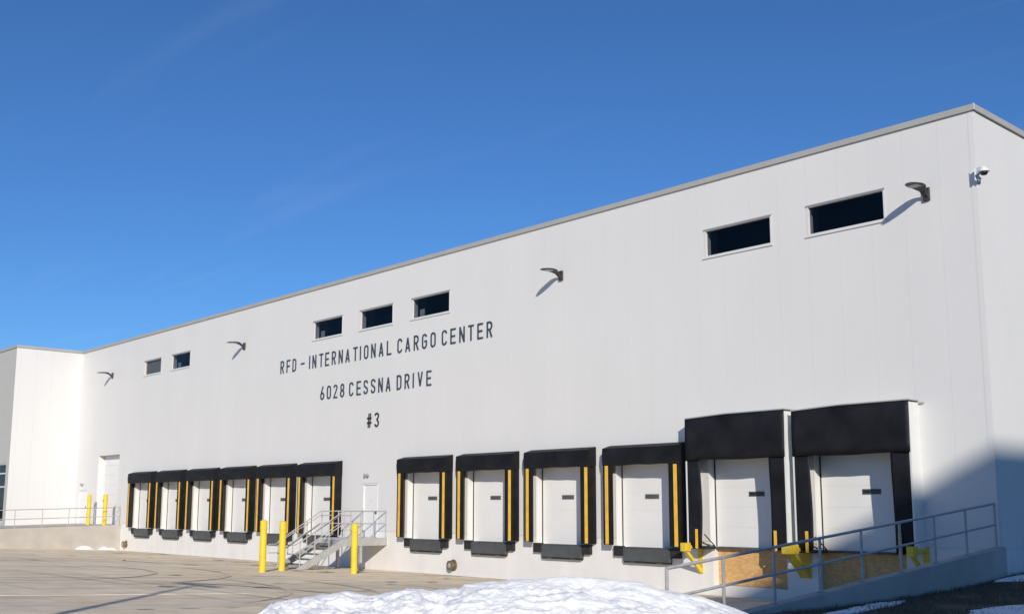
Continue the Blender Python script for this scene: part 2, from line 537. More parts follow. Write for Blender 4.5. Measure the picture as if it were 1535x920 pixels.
# corner flashing strips
B(XR - 0.14, XR - 0.004, -0.006, -0.002, BASE + 0.01, H - 0.01).build('corner_flashing', M_PANEL, wh)
B(XR + 0.002, XR + 0.006, 0.004, 0.14, BASE + 0.01, H - 0.01).build('corner_flashing', M_PANEL, wh)

# ribbon windows high on the wall
for n, (a, b) in enumerate(WIN):
    w = MB()
    w.box(a, a + 0.05, -0.008, 0.12, WZ0 + 0.05, WZ1 - 0.05)
    w.box(b - 0.05, b, -0.008, 0.12, WZ0 + 0.05, WZ1 - 0.05)
    w.box(a, b, -0.008, 0.12, WZ0, WZ0 + 0.05)
    w.box(a, b, -0.008, 0.12, WZ1 - 0.05, WZ1)
    w = w.build('window', M_FRAME, wh)
    B(a + 0.05, b - 0.05, 0.075, 0.085, WZ0 + 0.05, WZ1 - 0.05).build('pane', M_CLEAR if n == 0 else M_GLASS, w)
    B(a - 0.05, b + 0.03, -0.035, -0.010, WZ0 - 0.035, WZ0 - 0.002).build('sill', M_FRAME, w)
    B(a - 0.01, b + 0.01, -0.03, -0.010, WZ1 - 0.03, WZ1 + 0.006).build('head_flashing', M_DARKFRAME, w)
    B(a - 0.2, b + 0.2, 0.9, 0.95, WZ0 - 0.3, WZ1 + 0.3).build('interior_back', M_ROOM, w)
    if n == 0:
        B(a + 0.055, b - 0.055, 0.13, 0.14, WZ0 + 0.06, WZ1 - 0.06).build('blind', M_BLIND, w)
    if n in (1, 2, 4):
        B(a + 0.07, a + 0.35, 0.35, 0.37, WZ0 + 0.06, WZ1 - 0.4).build('inside_bracket', M_FRAME, w)

# overhead doors
def overhead_door(x0, x1, z0, z1, win, y=0.28, nsec=5):
    d = B(x0 - 0.02, x1 + 0.02, y + 0.006, y + 0.06, z0, z1).build('dock_door', M_DOOR, wh)
    hs = (z1 - z0) / nsec
    for k in range(nsec):
        za, zb = z0 + hs * k + 0.0018, z0 + hs * (k + 1) - 0.0018
        hh = [win] if za < win[2] and win[3] < zb else []
        perforated((x0 + 0.03, x1 - 0.03), (za, zb), [], y, y + 0.005).build('section', M_DOOR, d)
    B(win[0], win[1], y - 0.018, y - 0.003, win[2], win[3]).build('vision_window', M_VGREY if nsec == 5 else M_STEEL, d)
    B(win[0] + 0.025, win[1] - 0.025, y - 0.022, y - 0.0185, win[2] + 0.025, win[3] - 0.025).build('vision_pane', M_STEEL if nsec == 5 else M_DOME, d)
    B(x0 + 0.002, x0 + 0.028, y - 0.02, y + 0.04, z0, z1).build('side_seal', M_RUBBER, d)
    return d
for a in DOCKS:
    c = a + 0.85
    overhead_door(a - 0.37, a + 2.07, SILL, 3.98, (c - 0.28, c + 0.26, 2.67, 2.81))
overhead_door(BIGO[0][0], BIGO[0][1], SILL2, 4.62, (4.71, 5.21, 2.72, 2.85), nsec=6)
overhead_door(BIGO[1][0], BIGO[1][1], SILL2, 4.62, (8.15, 8.65, 2.75, 2.88), nsec=6)
# plywood in the two leveler pits
for (a, b, z0, z1) in pits:
    n = 2
    wd = (b - a) / n
    for k in range(n):
        B(a + wd * k + 0.004, a + wd * (k + 1) - 0.004, 0.24 + 0.004 * k, 0.27, z0 + 0.01, z1 - 0.06).build('plywood_sheet', M_OSB, wh)
    B(a + 0.003, b - 0.003, 0.10, 0.29, z1 - 0.055, z1 - 0.004).build('pit_curb', M_STEEL, wh)
# man door at the stair landing, and its twin by the left ramp
def entry_door(x0, x1, z0, z1, handle=True):
    d = MB()
    d.box(x0 + 0.06, x1 - 0.06, 0.03, 0.075, z0 + 0.01, z1 - 0.06)
    d = d.build('entry_door', M_DOOR, wh)
    f = MB()
    f.box(x0, x0 + 0.055, -0.012, 0.12, z0, z1)
    f.box(x1 - 0.055, x1, -0.012, 0.12, z0, z1)
    f.box(x0 + 0.055, x1 - 0.055, -0.012, 0.12, z1 - 0.055, z1)
    f.build('door_frame', M_DOOR, d)
    B(x0 - 0.04, x1 + 0.04, -0.035, -0.014, z1 + 0.005, z1 + 0.022).build('drip_cap', M_FRAME, d)
    B(x1 - 0.20, x1 - 0.08, -0.005, 0.028, z0 + 0.93, z0 + 1.03).build('handle', M_STEEL, d)
    for z in (0.25, 1.05, 1.85):
        B(x0 + 0.045, x0 + 0.07, -0.02, 0.03, z0 + z, z0 + z + 0.11).build('hinge', M_FRAME, d)
    B(x0 + 0.42, x1 - 0.40, 0.024, 0.0295, z0 + 1.42, z0 + 1.46).build('door_plate', M_FRAME, d)
    return d
entry_door(*MAN)
entry_door(*MANL)
# tall drive-in door at the left
bd = B(BIGDOOR[0] - 0.02, BIGDOOR[1] + 0.02, 0.42, 0.45, 1.40, 5.40).build('drive_in_door', M_DOOR, wh)
for k in range(7):
    z = 1.40 + k * 0.567
    B(BIGDOOR[0] + 0.03, BIGDOOR[1] - 0.03, 0.37, 0.418, z + 0.003, z + 0.564).build('section', M_DOOR, bd)
B(BIGDOOR[0] + 0.12, BIGDOOR[0] + 0.52, 0.35, 0.367, 2.68, 2.81).build('vision_window', M_STEEL, bd)
jb = MB()
jb.box(BIGDOOR[0] - 0.004, BIGDOOR[0], 0.301, 0.45, 1.4, 5.37).box(BIGDOOR[0], BIGDOOR[1], 0.301, 0.45, 5.372, 5.40)
jb.build('jamb', M_PANEL, wh)

# ------------------------------------------------------------------ dock seals and levelers
far_row = ['at the far left end of the row, beside the ramp wall', 'second from left in the far row of six', 'third from left in the far row of six',
           'fourth from left, just left of the yellow bollard pair', 'partly behind the pair of yellow bollards', 'partly behind the stair railing']
near_row = ['right beside the stair landing', 'second of the near row of four, right of the brass drain', 'third of the near row of four', 'touching the first tall black dock shelter']

def make_seal(a):
    t = thing('dock_seal', (a, 0, SILL), '', 'dock seal', 'black dock seals around the loading doors')
    e = 0.32
    # head pad: tapered top, slightly sagging curtain front
    x0, x1 = a - 0.62, a + 2.36
    nx = 12
    vs, fs = [], []
    for i in range(nx + 1):
        u = i / nx
        xx = x0 + (x1 - x0) * u
        sag = 0.02 * math.sin(u * math.pi) + 0.012 * math.sin(u * 17.0 + 1)
        yo = 0.02 * math.sin(u * 9.0) * math.sin(u * math.pi)
        vs += [(xx, -0.002, 4.30), (xx, -e - 0.02 + yo * 0.5, 4.20 + 0.006 * math.sin(u * 7)), (xx, -e - 0.045 + yo, 3.95), (xx, -e - 0.02 - yo, 3.665 + sag), (xx, -0.16, 3.665 + sag), (xx, -0.002, 3.70)]
    for i in range(nx):
        for k in range(6):
            fs.append((i * 6 + k, i * 6 + (k + 1) % 6, (i + 1) * 6 + (k + 1) % 6, (i + 1) * 6 + k))
    fs += [tuple(range(6)), tuple(range(nx * 6, nx * 6 + 6))]
    MB().add(vs, fs).build('head_pad', M_FABRIC, t)
    for s, (p0, p1) in enumerate(((a - 0.63, a - 0.20), (a + 1.95, a + 2.36))):
        k0, k1 = (p0, p0 + 0.12) if s == 0 else (p1 - 0.12, p1)
        p = MB().prism([(k0, -0.002, 1.29), (k1, -0.002, 1.29), (p1, -e, 1.29), (p0, -e, 1.29)], (0, 0, 2.42)).build('side_pad', M_VINYL, t, bevel=0.025)
        q0 = a - 0.53 if s == 0 else a + 2.15
        B(q0, q0 + 0.125, -e - 0.012, -e + 0.004, 1.31, 3.69).build('guide_stripe', M_YELLOWSTRIP, p)
    return t

def make_leveler(a):
    t = thing('dock_leveler', (a, 0, 0.8), '', 'dock leveler', 'grey dock levelers below the loading doors')
    lip = B(a, a + 1.79, -0.14, -0.001, 0.83, 1.215).build('lip_plate', M_STEEL, t, bevel=0.008)
    B(a + 0.02, a + 1.77, -0.125, -0.003, 0.775, 0.826).build('lip_keeper', M_RUBBER, lip)
    for q in (0.25, 1.30):
        B(a + q, a + q + 0.22, -0.145, -0.127, 0.783, 0.815).build('keeper_bracket', M_STEEL, lip)
    deck = B(a - 0.02, a + 1.81, -0.12, 0.24, 1.222, 1.236).build('deck_plate', M_BRASS if False else M_STEEL, t)
    for q0, q1 in ((a - 0.40, a - 0.026), (a + 1.816, a + 2.16)):
        b = MB()
        for k in range(3):
            w = (q1 - q0) / 3
            b.box(q0 + w * k + 0.003, q0 + w * (k + 1) - 0.003, -0.12, -0.001, 0.96, 1.185)
        b.box(q0, q1, -0.13, -0.0005, 1.187, 1.262)
        b.build('bumper', M_RUBBER, t, bevel=0.006)
    return t

seal0 = lev0 = None
for i, a in enumerate(DOCKS):
    w = (far_row + near_row)[i]
    ls = 'black dock seal ' + w
    ll = 'grey dock leveler lip ' + w.replace('touching the', 'just left of the')
    if i == 0:
        seal0, lev0 = make_seal(a), make_leveler(a)
        seal0['label'], lev0['label'] = ls, ll
    else:
        dup(seal0, (a, 0, SILL), ls)
        dup(lev0, (a, 0, 0.8), ll)
# ------------------------------------------------------------------ tall dock shelters
for n, (x0, x1) in enumerate(SHELT):
    t = thing('dock_shelter', (x0, 0, 1.33), ['tall black curtain dock shelter beside the row of small dock seals', 'tall black curtain dock shelter nearest the building corner'][n], 'dock shelter', 'tall dock shelters at the right end')
    e = 0.5
    B(x0, x0 + 0.045, -e, -0.002, 1.34, 4.90).build('side_panel', M_FIBRE, t)
    B(x1 - 0.045, x1, -e, -0.002, 1.34, 4.93).build('side_panel', M_FIBRE, t)
    MB().prism([(x0 - 0.01, -e - 0.01, 4.90), (x0 + (x1 - x0) * 0.42, -e - 0.01, 4.965), (x1 + 0.01, -e - 0.01, 4.97), (x1 + 0.01, -e - 0.01, 5.0), (x0 + (x1 - x0) * 0.42, -e - 0.01, 4.995), (x0 - 0.01, -e - 0.01, 4.93)], (0, e - 0.005, 0.0)).build('top_panel', M_COPING, t)
    B(x1 - 0.05, x1 + 0.14 if n == 1 else x1 + 0.1, -0.05, -0.003, 4.90, 4.94).build('support_rod', M_GALV, t)
    # head curtain with soft folds
    nx, nz = 26, 6
    vs, fs = [], []
    for i in range(nx + 1):
        u = i / nx
        xx = x0 + 0.005 + (x1 - x0 - 0.01) * u
        top = 4.895 + 0.065 * min(1, u / 0.42)
        for k in range(nz + 1):
            v = k / nz
            yo = -0.012 - 0.03 * v * (0.6 + 0.5 * math.sin(u * 6.3 + n) * math.sin(u * 3.1)) - 0.012 * math.sin(u * 23 + v * 5) * v
            vs.append((xx, -e + yo, top - v * (top - 3.72 - 0.012 * math.sin(u * 8 + n))))
    W_ = nz + 1
    for i in range(nx):
        for k in range(nz):
            fs.append((i * W_ + k, i * W_ + k + 1, (i + 1) * W_ + k + 1, (i + 1) * W_ + k))
    hc = MB().add(vs, fs).build('head_curtain', M_FABRIC, t, smooth=True)
    sd = hc.modifiers.new('thickness', 'SOLIDIFY')
    sd.thickness = 0.008
    for s in (0, 1):
        c0, c1 = (x0 + 0.02, x0 + 0.49) if s == 0 else (x1 - 0.53, x1 - 0.03)
        vs, fs = [], []
        n1, n2 = 6, 10
        for i in range(n1 + 1):
            for k in range(n2 + 1):
                u, v = i / n1, k / n2
                fe = u if s == 0 else 1 - u
                bow = 0.03 * math.sin(v * math.pi) * fe
                vs.append((c0 + (c1 - c0) * u + (bow if s == 0 else 0.2 * bow), -e + 0.012 + 0.03 * fe * math.sin(v * 4 + n), 1.34 + (3.80 - 1.34) * v - 0.02 * fe))
        for i in range(n1):
            for k in range(n2):
                q = i * (n2 + 1) + k
                fs.append((q, q + 1, q + n2 + 2, q + n2 + 1))
        scu = MB().add(vs, fs).build('side_curtain', M_FABRIC, t, smooth=True)
        sd = scu.modifiers.new('thickness', 'SOLIDIFY')
        sd.thickness = 0.008
        yx = x0 + 0.31 if s == 0 else x1 - 0.42
        B(yx, yx + 0.08, -e - 0.04, -e - 0.018, 1.29, 1.82).build('guide_strip', M_YELLOWSTRIP, scu)
    B(x0 + 0.05, x0 + 0.62, -e + 0.03, 0.0, 1.27, 1.35).build('bottom_pad', M_RUBBER, t, bevel=0.02)
    MB().tube([(x0 + 0.44, -0.30, 1.68), (x0 + 0.66, -0.12, 1.36)], 0.016).tube([(x0 + 0.40, -0.34, 1.42), (x0 + 0.66, -0.1, 1.36)], 0.012).build('pad_stay', M_RUBBER, t)

# yellow brackets under the shelter corners
def bracket(x0, x1, ztop, label):
    t = thing('steel_bracket', ((x0 + x1) / 2, 0, ztop - 0.8), label, 'bracket', 'yellow steel brackets under the dock shelters')
    B(x0, x1, -0.03, -0.001, ztop - 0.86, ztop - 0.02).build('wall_plate', M_YELLOWSTEEL, t)
    B(x0 + 0.004, x1 - 0.004, -0.56, -0.032, ztop - 0.16, ztop - 0.07).build('arm', M_YELLOWSTEEL, t)
    B(x0 - 0.015, x1 + 0.015, -0.80, -0.562, ztop - 0.23, ztop).build('bumper_block', M_YELLOWSTEEL, t, bevel=0.006)
    w0, w1 = x0 + 0.03, x1 - 0.03
    MB().prism([(w0, -0.60, ztop - 0.232), (w0, -0.72, ztop - 0.232), (w0, -0.032, ztop - 0.86), (w0, -0.032, ztop - 0.72)], (w1 - w0, 0, 0)).build('brace', M_YELLOWSTEEL, t)
bracket(3.13, 3.28, 1.44, 'narrow yellow bracket between last small dock seal and first tall shelter')
bracket(6.42, 6.76, 1.47, 'wide yellow bracket shared by the two tall dock shelters')
bracket(9.82, 9.96, 1.52, 'yellow bracket in shade under the shelter corner nearest the building corner')

# ------------------------------------------------------------------ lettering
def arc(cx, cy, rx, ry, a0, a1, n=8):
    return [(cx + rx * math.cos(R(a0 + (a1 - a0) * i / n)), cy + ry * math.sin(R(a0 + (a1 - a0) * i / n))) for i in range(n + 1)]
LH, LW, ST = 0.575, 0.30, 0.063
def glyph(ch):
    t = ST / 2
    l, r_, b, u = t, LW - t, t, LH - t
    mx, my = LW / 2, LH / 2
    rx = mx - t
    ry = 0.11
    g = {
     'I': [[(LW / 2, 0), (LW / 2, LH)]],
     'T': [[(0, u), (LW, u)], [(mx, 0), (mx, LH - ST)]],
     'L': [[(l, LH), (l, b), (LW, b)]],
     'E': [[(LW, u), (l, u), (l, b), (LW, b)], [(l + t, my), (LW * 0.9, my)]],
     'F': [[(LW, u), (l, u), (l, 0)], [(l + t, my), (LW * 0.9, my)]],
     'N': [[(l, 0), (l, LH)], [(r_, 0), (r_, LH)], [(l + t * .2, u), (r_ - t * .2, b)]],
     'A': [[(t * .9, 0), (mx, u)], [(LW - t * .9, 0), (mx, u)], [(LW * .25, LH * .27), (LW * .75, LH * .27)]],
     'V': [[(t * .9, LH), (mx, b)], [(LW - t * .9, LH), (mx, b)]],
     'O': [arc(mx, u - ry, rx, ry, 0, 180) + arc(mx, b + ry, rx, ry, 180, 360) + [(r_, u - ry)]],
     'C': [arc(mx, u - ry, rx, ry, 0, 180) + arc(mx, b + ry, rx, ry, 180, 360)],
     'D': [[(l, u), (l, b)] + arc(mx, b + ry, rx, ry, -90, 0) + arc(mx, u - ry, rx, ry, 0, 90) + [(l, u)]],
     'R': [[(l, 0), (l, u)] + arc(mx + .01, (u + my) / 2, rx - .01, (u - my) / 2 + .005, 90, -90) + [(l + t, my - .005)], [(mx + .01, my - .03), (LW - t * .9, 0)]],
     'G': [arc(mx, u - ry, rx, ry, 10, 180) + arc(mx, b + ry, rx, ry, 180, 360) + [(r_, my), (mx, my)]],
     'S': [arc(mx, u - ry, rx, ry, 0, 180, 8) + [(l + .02, my + .06), (r_ - .02, my - .06)] + arc(mx, b + ry, rx, ry, 0, -180, 8)],
     '0': [arc(mx, u - ry, rx, ry, 0, 180) + arc(mx, b + ry, rx, ry, 180, 360) + [(r_, u - ry)]],
     '6': [[(mx + .05, LH), (l + .005, b + ry + .09)], arc(mx, b + ry + .02, rx, ry + .02, 150, 510, 16)],
     '2': [arc(mx, u - ry, rx, ry, 170, -10, 8) + [(l + .01, b), (LW, b)]],
     '8': [arc(mx, (u + my) / 2, rx - .012, (u - my) / 2, -90, 270, 16), arc(mx, (b + my) / 2 - .002, rx, (my - b) / 2, 90, 450, 16)],
     '3': [arc(mx, u - ry, rx, ry + .0, 165, -60, 9) + [(mx + .02, my + .02)] + arc(mx, b + ry + .01, rx, ry + .01, 60, -165, 9)],
     '-': [[(0, my), (LW, my)]],
     '#': [[(0.075, 0), (0.125, LH)], [(0.185, 0), (0.235, LH)], [(0, LH * .66), (LW, LH * .66)], [(0, LH * .34), (LW, LH * .34)]],
    }
    return g[ch]
def stroke(mb, pts, w, X, Z, k):
    """mitred ribbon with thickness, lying on the wall"""
    pts = [Vector((p[0], p[1])) for p in pts]
    L_, R_ = [], []
    n = len(pts)
    closed = (pts[0] - pts[-1]).length < 1e-4
    for i, p in enumerate(pts):
        if closed and i in (0, n - 1):
            d0 = (pts[-1] - pts[-2]).normalized(); d1 = (pts[1] - pts[0]).normalized()
        else:
            d0 = (p - pts[i - 1]).normalized() if i else (pts[1] - p).normalized()
            d1 = (pts[i + 1] - p).normalized() if i < n - 1 else d0
        nn = Vector((-(d0 + d1).y, (d0 + d1).x)).normalized()
        c = max(0.6, nn.dot(Vector((-d1.y, d1.x))))
        L_.append(p + nn * w / 2 / c)
        R_.append(p - nn * w / 2 / c)
    y0, y1 = -0.030 - 0.0012 * k, -0.003
    vs = []
    for a_, b_ in zip(L_, R_):
        vs += [(X + a_.x, y0, Z + a_.y), (X + b_.x, y0, Z + b_.y), (X + b_.x, y1, Z + b_.y), (X + a_.x, y1, Z + a_.y)]
    fs = []
    for i in range(n - 1):
        o = i * 4
        for j in range(4):
            fs.append((o + j, o + (j + 1) % 4, o + 4 + (j + 1) % 4, o + 4 + j))
    fs += [(0, 1, 2, 3), ((n - 1) * 4, (n - 1) * 4 + 3, (n - 1) * 4 + 2, (n - 1) * 4 + 1)]
    mb.add(vs, fs)
def letters(spec, z, m, label):
    t = thing('wall_lettering', (spec[0][1], 0, z), label, 'lettering', 'raised lettering lines on the warehouse wall')
    for ch, xx in spec:
        mb = MB()
        for k, s in enumerate(glyph(ch)):
            w = ST * (0.75 if ch == '#' and k < 2 else 1.0)
            X = xx
            if ch == 'I': X = xx - LW / 2 + 0.037
            stroke(mb, s, w, X, z, k)
        mb.build('dash' if ch == '-' else 'hash_sign' if ch == '#' else 'letter' if ch.isalpha() else 'digit', m, t)
letters([('R', -20.35), ('F', -19.82), ('D', -19.31), ('-', -18.61), ('I', -17.92), ('N', -17.65), ('T', -17.10), ('E', -16.63), ('R', -16.11), ('N', -15.59),
         ('A', -15.07), ('T', -14.50), ('I', -14.02), ('O', -13.72), ('N', -13.21), ('A', -12.67), ('L', -12.13), ('C', -11.42), ('A', -10.90), ('R', -10.36),
         ('G', -9.84), ('O', -9.31), ('C', -8.63), ('E', -8.12), ('N', -7.60), ('T', -7.09), ('E', -6.58), ('R', -6.07)], 8.375, M_LETTER,
        'top line of raised dark lettering reading RFD - INTERNATIONAL CARGO CENTER')
letters([('6', -16.94), ('0', -16.43), ('2', -15.93), ('8', -15.41), ('C', -14.74), ('E', -14.20), ('S', -13.70), ('S', -13.18), ('N', -12.67), ('A', -12.15),
         ('D', -11.43), ('R', -10.91), ('I', -10.40), ('V', -10.08), ('E', -9.54)], 6.935, M_LETTER,
        'middle line of raised dark lettering reading 6028 CESSNA DRIVE')
letters([('#', -13.40), ('3', -12.89)], 5.56, M_LETTERB, 'bottom line of raised black lettering reading #3')

# ------------------------------------------------------------------ wall lamps
def make_wall_lamp(x, z):
    t = thing('wall_lamp', (x, 0, z), '', 'wall lamp', 'dark wall lamps high on the warehouse wall')
    B(x - 0.085, x + 0.085, -0.07, -0.001, z - 0.17, z + 0.16).build('wall_plate', M_LAMP, t, bevel=0.012)
    prof = [(-0.06, 0.075, -0.06, 0.09), (-0.14, 0.06, 0.0, 0.10), (-0.24, 0.085, 0.075, 0.09), (-0.34, 0.16, 0.115, 0.075), (-0.46, 0.19, 0.125, 0.065),
            (-0.62, 0.205, 0.120, 0.055), (-0.77, 0.17, 0.108, 0.045), (-0.89, 0.11, 0.095, 0.035), (-0.95, 0.035, 0.085, 0.025)]
    vs, fs = [], []
    for y, w, zz, th in prof:
        vs += [(x - w, y, z + zz), (x - w * 0.55, y, z + zz + th * 0.6), (x + w * 0.55, y, z + zz + th * 0.6), (x + w, y, z + zz), (x + w * 0.9, y, z + zz - th * 0.4), (x - w * 0.9, y, z + zz - th * 0.4)]
    for i in range(len(prof) - 1):
        for j in range(6):
            fs.append((i * 6 + j, i * 6 + (j + 1) % 6, (i + 1) * 6 + (j + 1) % 6, (i + 1) * 6 + j))
    fs += [tuple(range(6)), tuple(range(len(prof) * 6 - 6, len(prof) * 6))]
    hd = MB().add(vs, fs).build('lamp_head', M_LAMP, t)
    MB().add([(x - 0.15, -0.48, z + 0.088), (x + 0.15, -0.48, z + 0.088), (x + 0.12, -0.76, z + 0.079), (x - 0.12, -0.76, z + 0.079),
              (x - 0.15, -0.48, z + 0.10), (x + 0.15, -0.48, z + 0.10), (x + 0.12, -0.76, z + 0.09), (x - 0.12, -0.76, z + 0.09)],
             [(0, 1, 2, 3), (0, 4, 5, 1), (1, 5, 6, 2), (2, 6, 7, 3), (3, 7, 4, 0)]).build('lens', M_LENS, hd)
    return t
lamp_lab = ['dark wall lamp nearest the inner corner, left of the first window pair', 'dark wall lamp between the left window pair and the three middle windows',
            'dark wall lamp right of the word CENTER, between window groups', 'dark wall lamp right of the last window, nearest the building corner']
lx = [-39.62, -23.80, -2.30, 10.41]
l0 = make_wall_lamp(lx[0], 10.03)
l0['label'] = lamp_lab[0]
for x, lb in zip(lx[1:], lamp_lab[1:]):
    dup(l0, (x, 0, 10.03), lb)
# small floodlights above the two man doors
def flood(x, z, label):
    t = thing('door_lamp', (x, 0, z), label, 'door lamp', 'small lamps above the two man doors')
    B(x - 0.06, x + 0.06, -0.05, -0.001, z - 0.06, z + 0.06).build('base', M_GALV, t)
    for s in (-1, 1):
        MB().lathe([(0.03, 0.0), (0.055, 0.03), (0.06, 0.08)], (x + s * 0.10, -0.06, z + 0.01), 12, 'Y').build('lamp_head', M_GALV, t)
    MB().tube([(x - 0.10, -0.055, z + 0.01), (x + 0.10, -0.055, z + 0.01)], 0.015, 6).build('arm', M_GALV, t)
flood(-13.27, 3.66, 'small twin lamp above the man door at the stair landing')
flood(-43.3, 3.73, 'small twin lamp above the man door in the far left corner')

# ------------------------------------------------------------------ security camera at the building corner
t = thing('security_camera', (XR, 0.06, 10.2), 'white dome security camera on a bracket at the right building corner', 'security camera')
B(XR + 0.007, XR + 0.035, -0.16, 0.12, 10.06, 10.36).build('wall_plate', M_CAMWHITE, t, bevel=0.006)
MB().prism([(XR + 0.036, -0.14, 10.16), (XR + 0.036, -0.14, 10.36), (XR + 0.20, -0.20, 10.36), (XR + 0.20, -0.20, 10.28)], (0.02, 0.07, 0)).build('arm', M_CAMWHITE, t, bevel=0.008)
MB().lathe([(0.02, 0.11), (0.045, 0.10), (0.07, 0.06), (0.12, 0.015), (0.13, 0.0), (0.13, -0.02), (0.10, -0.03)], (XR + 0.24, -0.17, 10.24), 24).build('housing', M_CAMWHITE, t, smooth=True)
MB().lathe([(0.095, 0.0), (0.085, -0.04), (0.055, -0.07), (0.02, -0.08)], (XR + 0.24, -0.17, 10.21), 20).build('dome', M_DOME, t, smooth=True)
MB().tube([(XR + 0.036, -0.10, 10.12), (XR + 0.10, -0.12, 10.05), (XR + 0.15, -0.12, 10.08), (XR + 0.11, -0.12, 10.13)], 0.014, 6).build('cable', M_GALV, t)
jbx = B(XR - 0.17, XR - 0.06, -0.022, -0.007, 10.14, 10.34).build('junction_box', M_PANEL, bevel=0.006)
tag(jbx, 'small white junction box on the wall left of the security camera', 'junction box')

# ------------------------------------------------------------------ drains
def drain(x, z, label):
    t = thing('wall_drain', (x, 0, z), label, 'drain outlet', 'round brass drain outlets low on the wall')
    MB().lathe([(0.21, 0.002), (0.20, 0.03), (0.15, 0.05)], (x, 0, z), 24, 'Y').build('flange', M_BRASS, t)
    MB().lathe([(0.13, 0.04), (0.135, 0.14), (0.17, 0.16), (0.17, 0.20), (0.12, 0.205)], (x, 0, z), 24, 'Y').build('nozzle', M_BRASS, t)
    MB().lathe([(0.10, 0.2), (0.06, 0.215)], (x, 0, z), 16, 'Y').build('flap', M_GALV, t)
drain(-7.84, 0.36, 'round brass drain outlet between the first two near dock levelers')
drain(-36.46, 0.36, 'round brass drain outlet by the far left ramp corner')

# ------------------------------------------------------------------ entry stair
SX0, SX1 = -13.50, -11.95
LZ, LY = 1.235, -2.0
st = thing('entry_stair', ((SX0 + SX1) / 2, -1.5, 0), 'galvanised steel stair and landing with pipe railings at white man door', 'stair')
B(SX0 + 0.04, SX1 - 0.04, LY, -0.004, LZ - 0.04, LZ).build('landing_deck', M_GALVL, st)
for x in (SX0, SX1):
    B(x - 0.035, x + 0.035, LY, -0.003, LZ - 0.28, LZ + 0.01).build('landing_beam', M_GALV, st)
B(SX0 + 0.036, SX1 - 0.036, LY + 0.003, LY + 0.06, LZ - 0.28, LZ - 0.045).build('landing_beam', M_GALV, st)
B(SX0 + 0.036, SX1 - 0.036, -0.07, -0.004, LZ - 0.26, LZ - 0.045).build('landing_beam', M_GALV, st)
for x in (SX0, SX1):
    for y in (-1.20,):
        B(x - 0.05, x + 0.05, y - 0.05, y + 0.05, -0.02, LZ - 0.283).build('support_post', M_GALV, st)
        B(x - 0.10, x + 0.10, y - 0.10, y + 0.10, yard_z(y) - 0.02, yard_z(y) + 0.015).build('foot_plate', M_GALV, st)
SE = -3.95
gz = yard_z(SE)
for x in (SX0, SX1):
    d = 0.28
    MB().prism([(x - 0.03, LY - 0.002, LZ + 0.01), (x - 0.03, LY - 0.002, LZ - 0.29), (x - 0.03, SE + 0.42, gz), (x - 0.03, SE, gz), (x - 0.03, SE, gz + 0.05)], (0.06, 0, 0)).build('stringer', M_GALV, st)
nT = 6
for k in range(1, nT):
    z = LZ - (LZ - gz) * k / nT
    y = LY - (LY - SE) * (k - 0.5) / nT + (-0.0)
    y = LY + (SE - LY) * (k - 0.15) / nT
    tr = B(SX0 + 0.032, SX1 - 0.032, y - 0.17, y + 0.14, z - 0.045, z).build('tread', M_TREAD, st)
RT, RMID = 1.02, 0.55
def rail_side(x, inner):
    g = []
    ra = 0.022
    topz, midz = LZ + RT, LZ + RMID
    bz = gz + RT - 0.05
    slope_y = SE + 0.12
    MB().tube([(x, -0.03, topz), (x, LY, topz), (x, slope_y, bz)], ra).build('top_rail', M_GALV, st)
    MB().tube([(x, -0.03, midz), (x, LY, midz), (x, slope_y, bz - RT + RMID)], ra * 0.9).build('mid_rail', M_GALV, st)
    for y in (-0.05, -0.62, -1.20, LY + 0.05):
        MB().tube([(x, y, LZ + 0.01), (x, y, topz)], ra, cap=False).build('rail_post', M_GALV, st)
    for f in (0.33, 0.66, 1.0):
        y = LY + (slope_y - LY) * f
        zt = topz + (bz - topz) * f
        zb = LZ + (gz + 0.05 - LZ) * ((LY - y) / (LY - SE))
        MB().tube([(x, y, zb - 0.02), (x, y, zt)], ra, cap=False).build('rail_post', M_GALV, st)
    # graspable handrail with end loops
    xi = x + inner * 0.09
    h = 0.86
    MB().tube([(xi, LY + 0.45, LZ + h), (xi, LY - 0.08, LZ + h), (xi, SE - 0.02, gz + h + 0.02), (xi, SE - 0.32, gz + h + 0.02), (xi, SE - 0.34, gz + h - 0.30), (xi, SE + 0.12, gz + h - 0.30)], ra * 0.85).build('handrail', M_GALV, st)
    MB().tube([(xi, LY - 0.10, LZ + 0.30 + h - 0.60), (xi, SE + 0.1, gz + 0.28 + h - 0.55)], ra * 0.8).build('lower_handrail', M_GALV, st)
rail_side(SX0, 1)
rail_side(SX1, -1)

# ------------------------------------------------------------------ bollards
def make_bollard(x, y, z, h):
    t = thing('bollard', (x, y, z), '', 'bollard', 'yellow bollards')
    r = 0.112
    MB().lathe([(r, -0.05), (r, h - 0.30)], (x, y, z), 24).build('post', M_YELLOW, t, smooth=False)
    MB().lathe([(r + 0.008, h - 0.31), (r + 0.010, h - 0.30), (r + 0.010, h - 0.215), (r + 0.004, h - 0.21), (r + 0.004, h - 0.10), (r + 0.010, h - 0.095), (r + 0.009, h - 0.05),
                (r * 0.8, h - 0.015), (r * 0.35, h)], (x, y, z), 24).build('cap_sleeve', M_YELLOW, t, smooth=False)
    return t
bl = [((-9.74, -6.58, None), 1.70, 'yellow bollard leftmost of the two left of the stair foot'), ((-10.91, -5.17, None), 1.70, 'yellow bollard right beside the foot of the stair'),
      ((-8.81, -3.60, None), 1.72, 'yellow bollard standing in front of the stair landing'),
      ((-40.30, -0.70, 1.40), 1.66, 'yellow bollard on the left ramp, left of the tall drive-in door'), ((-36.98 - 0.95, -0.70, 1.40), 1.66, 'yellow bollard on the left ramp, right of tall drive-in door')]
b0 = None
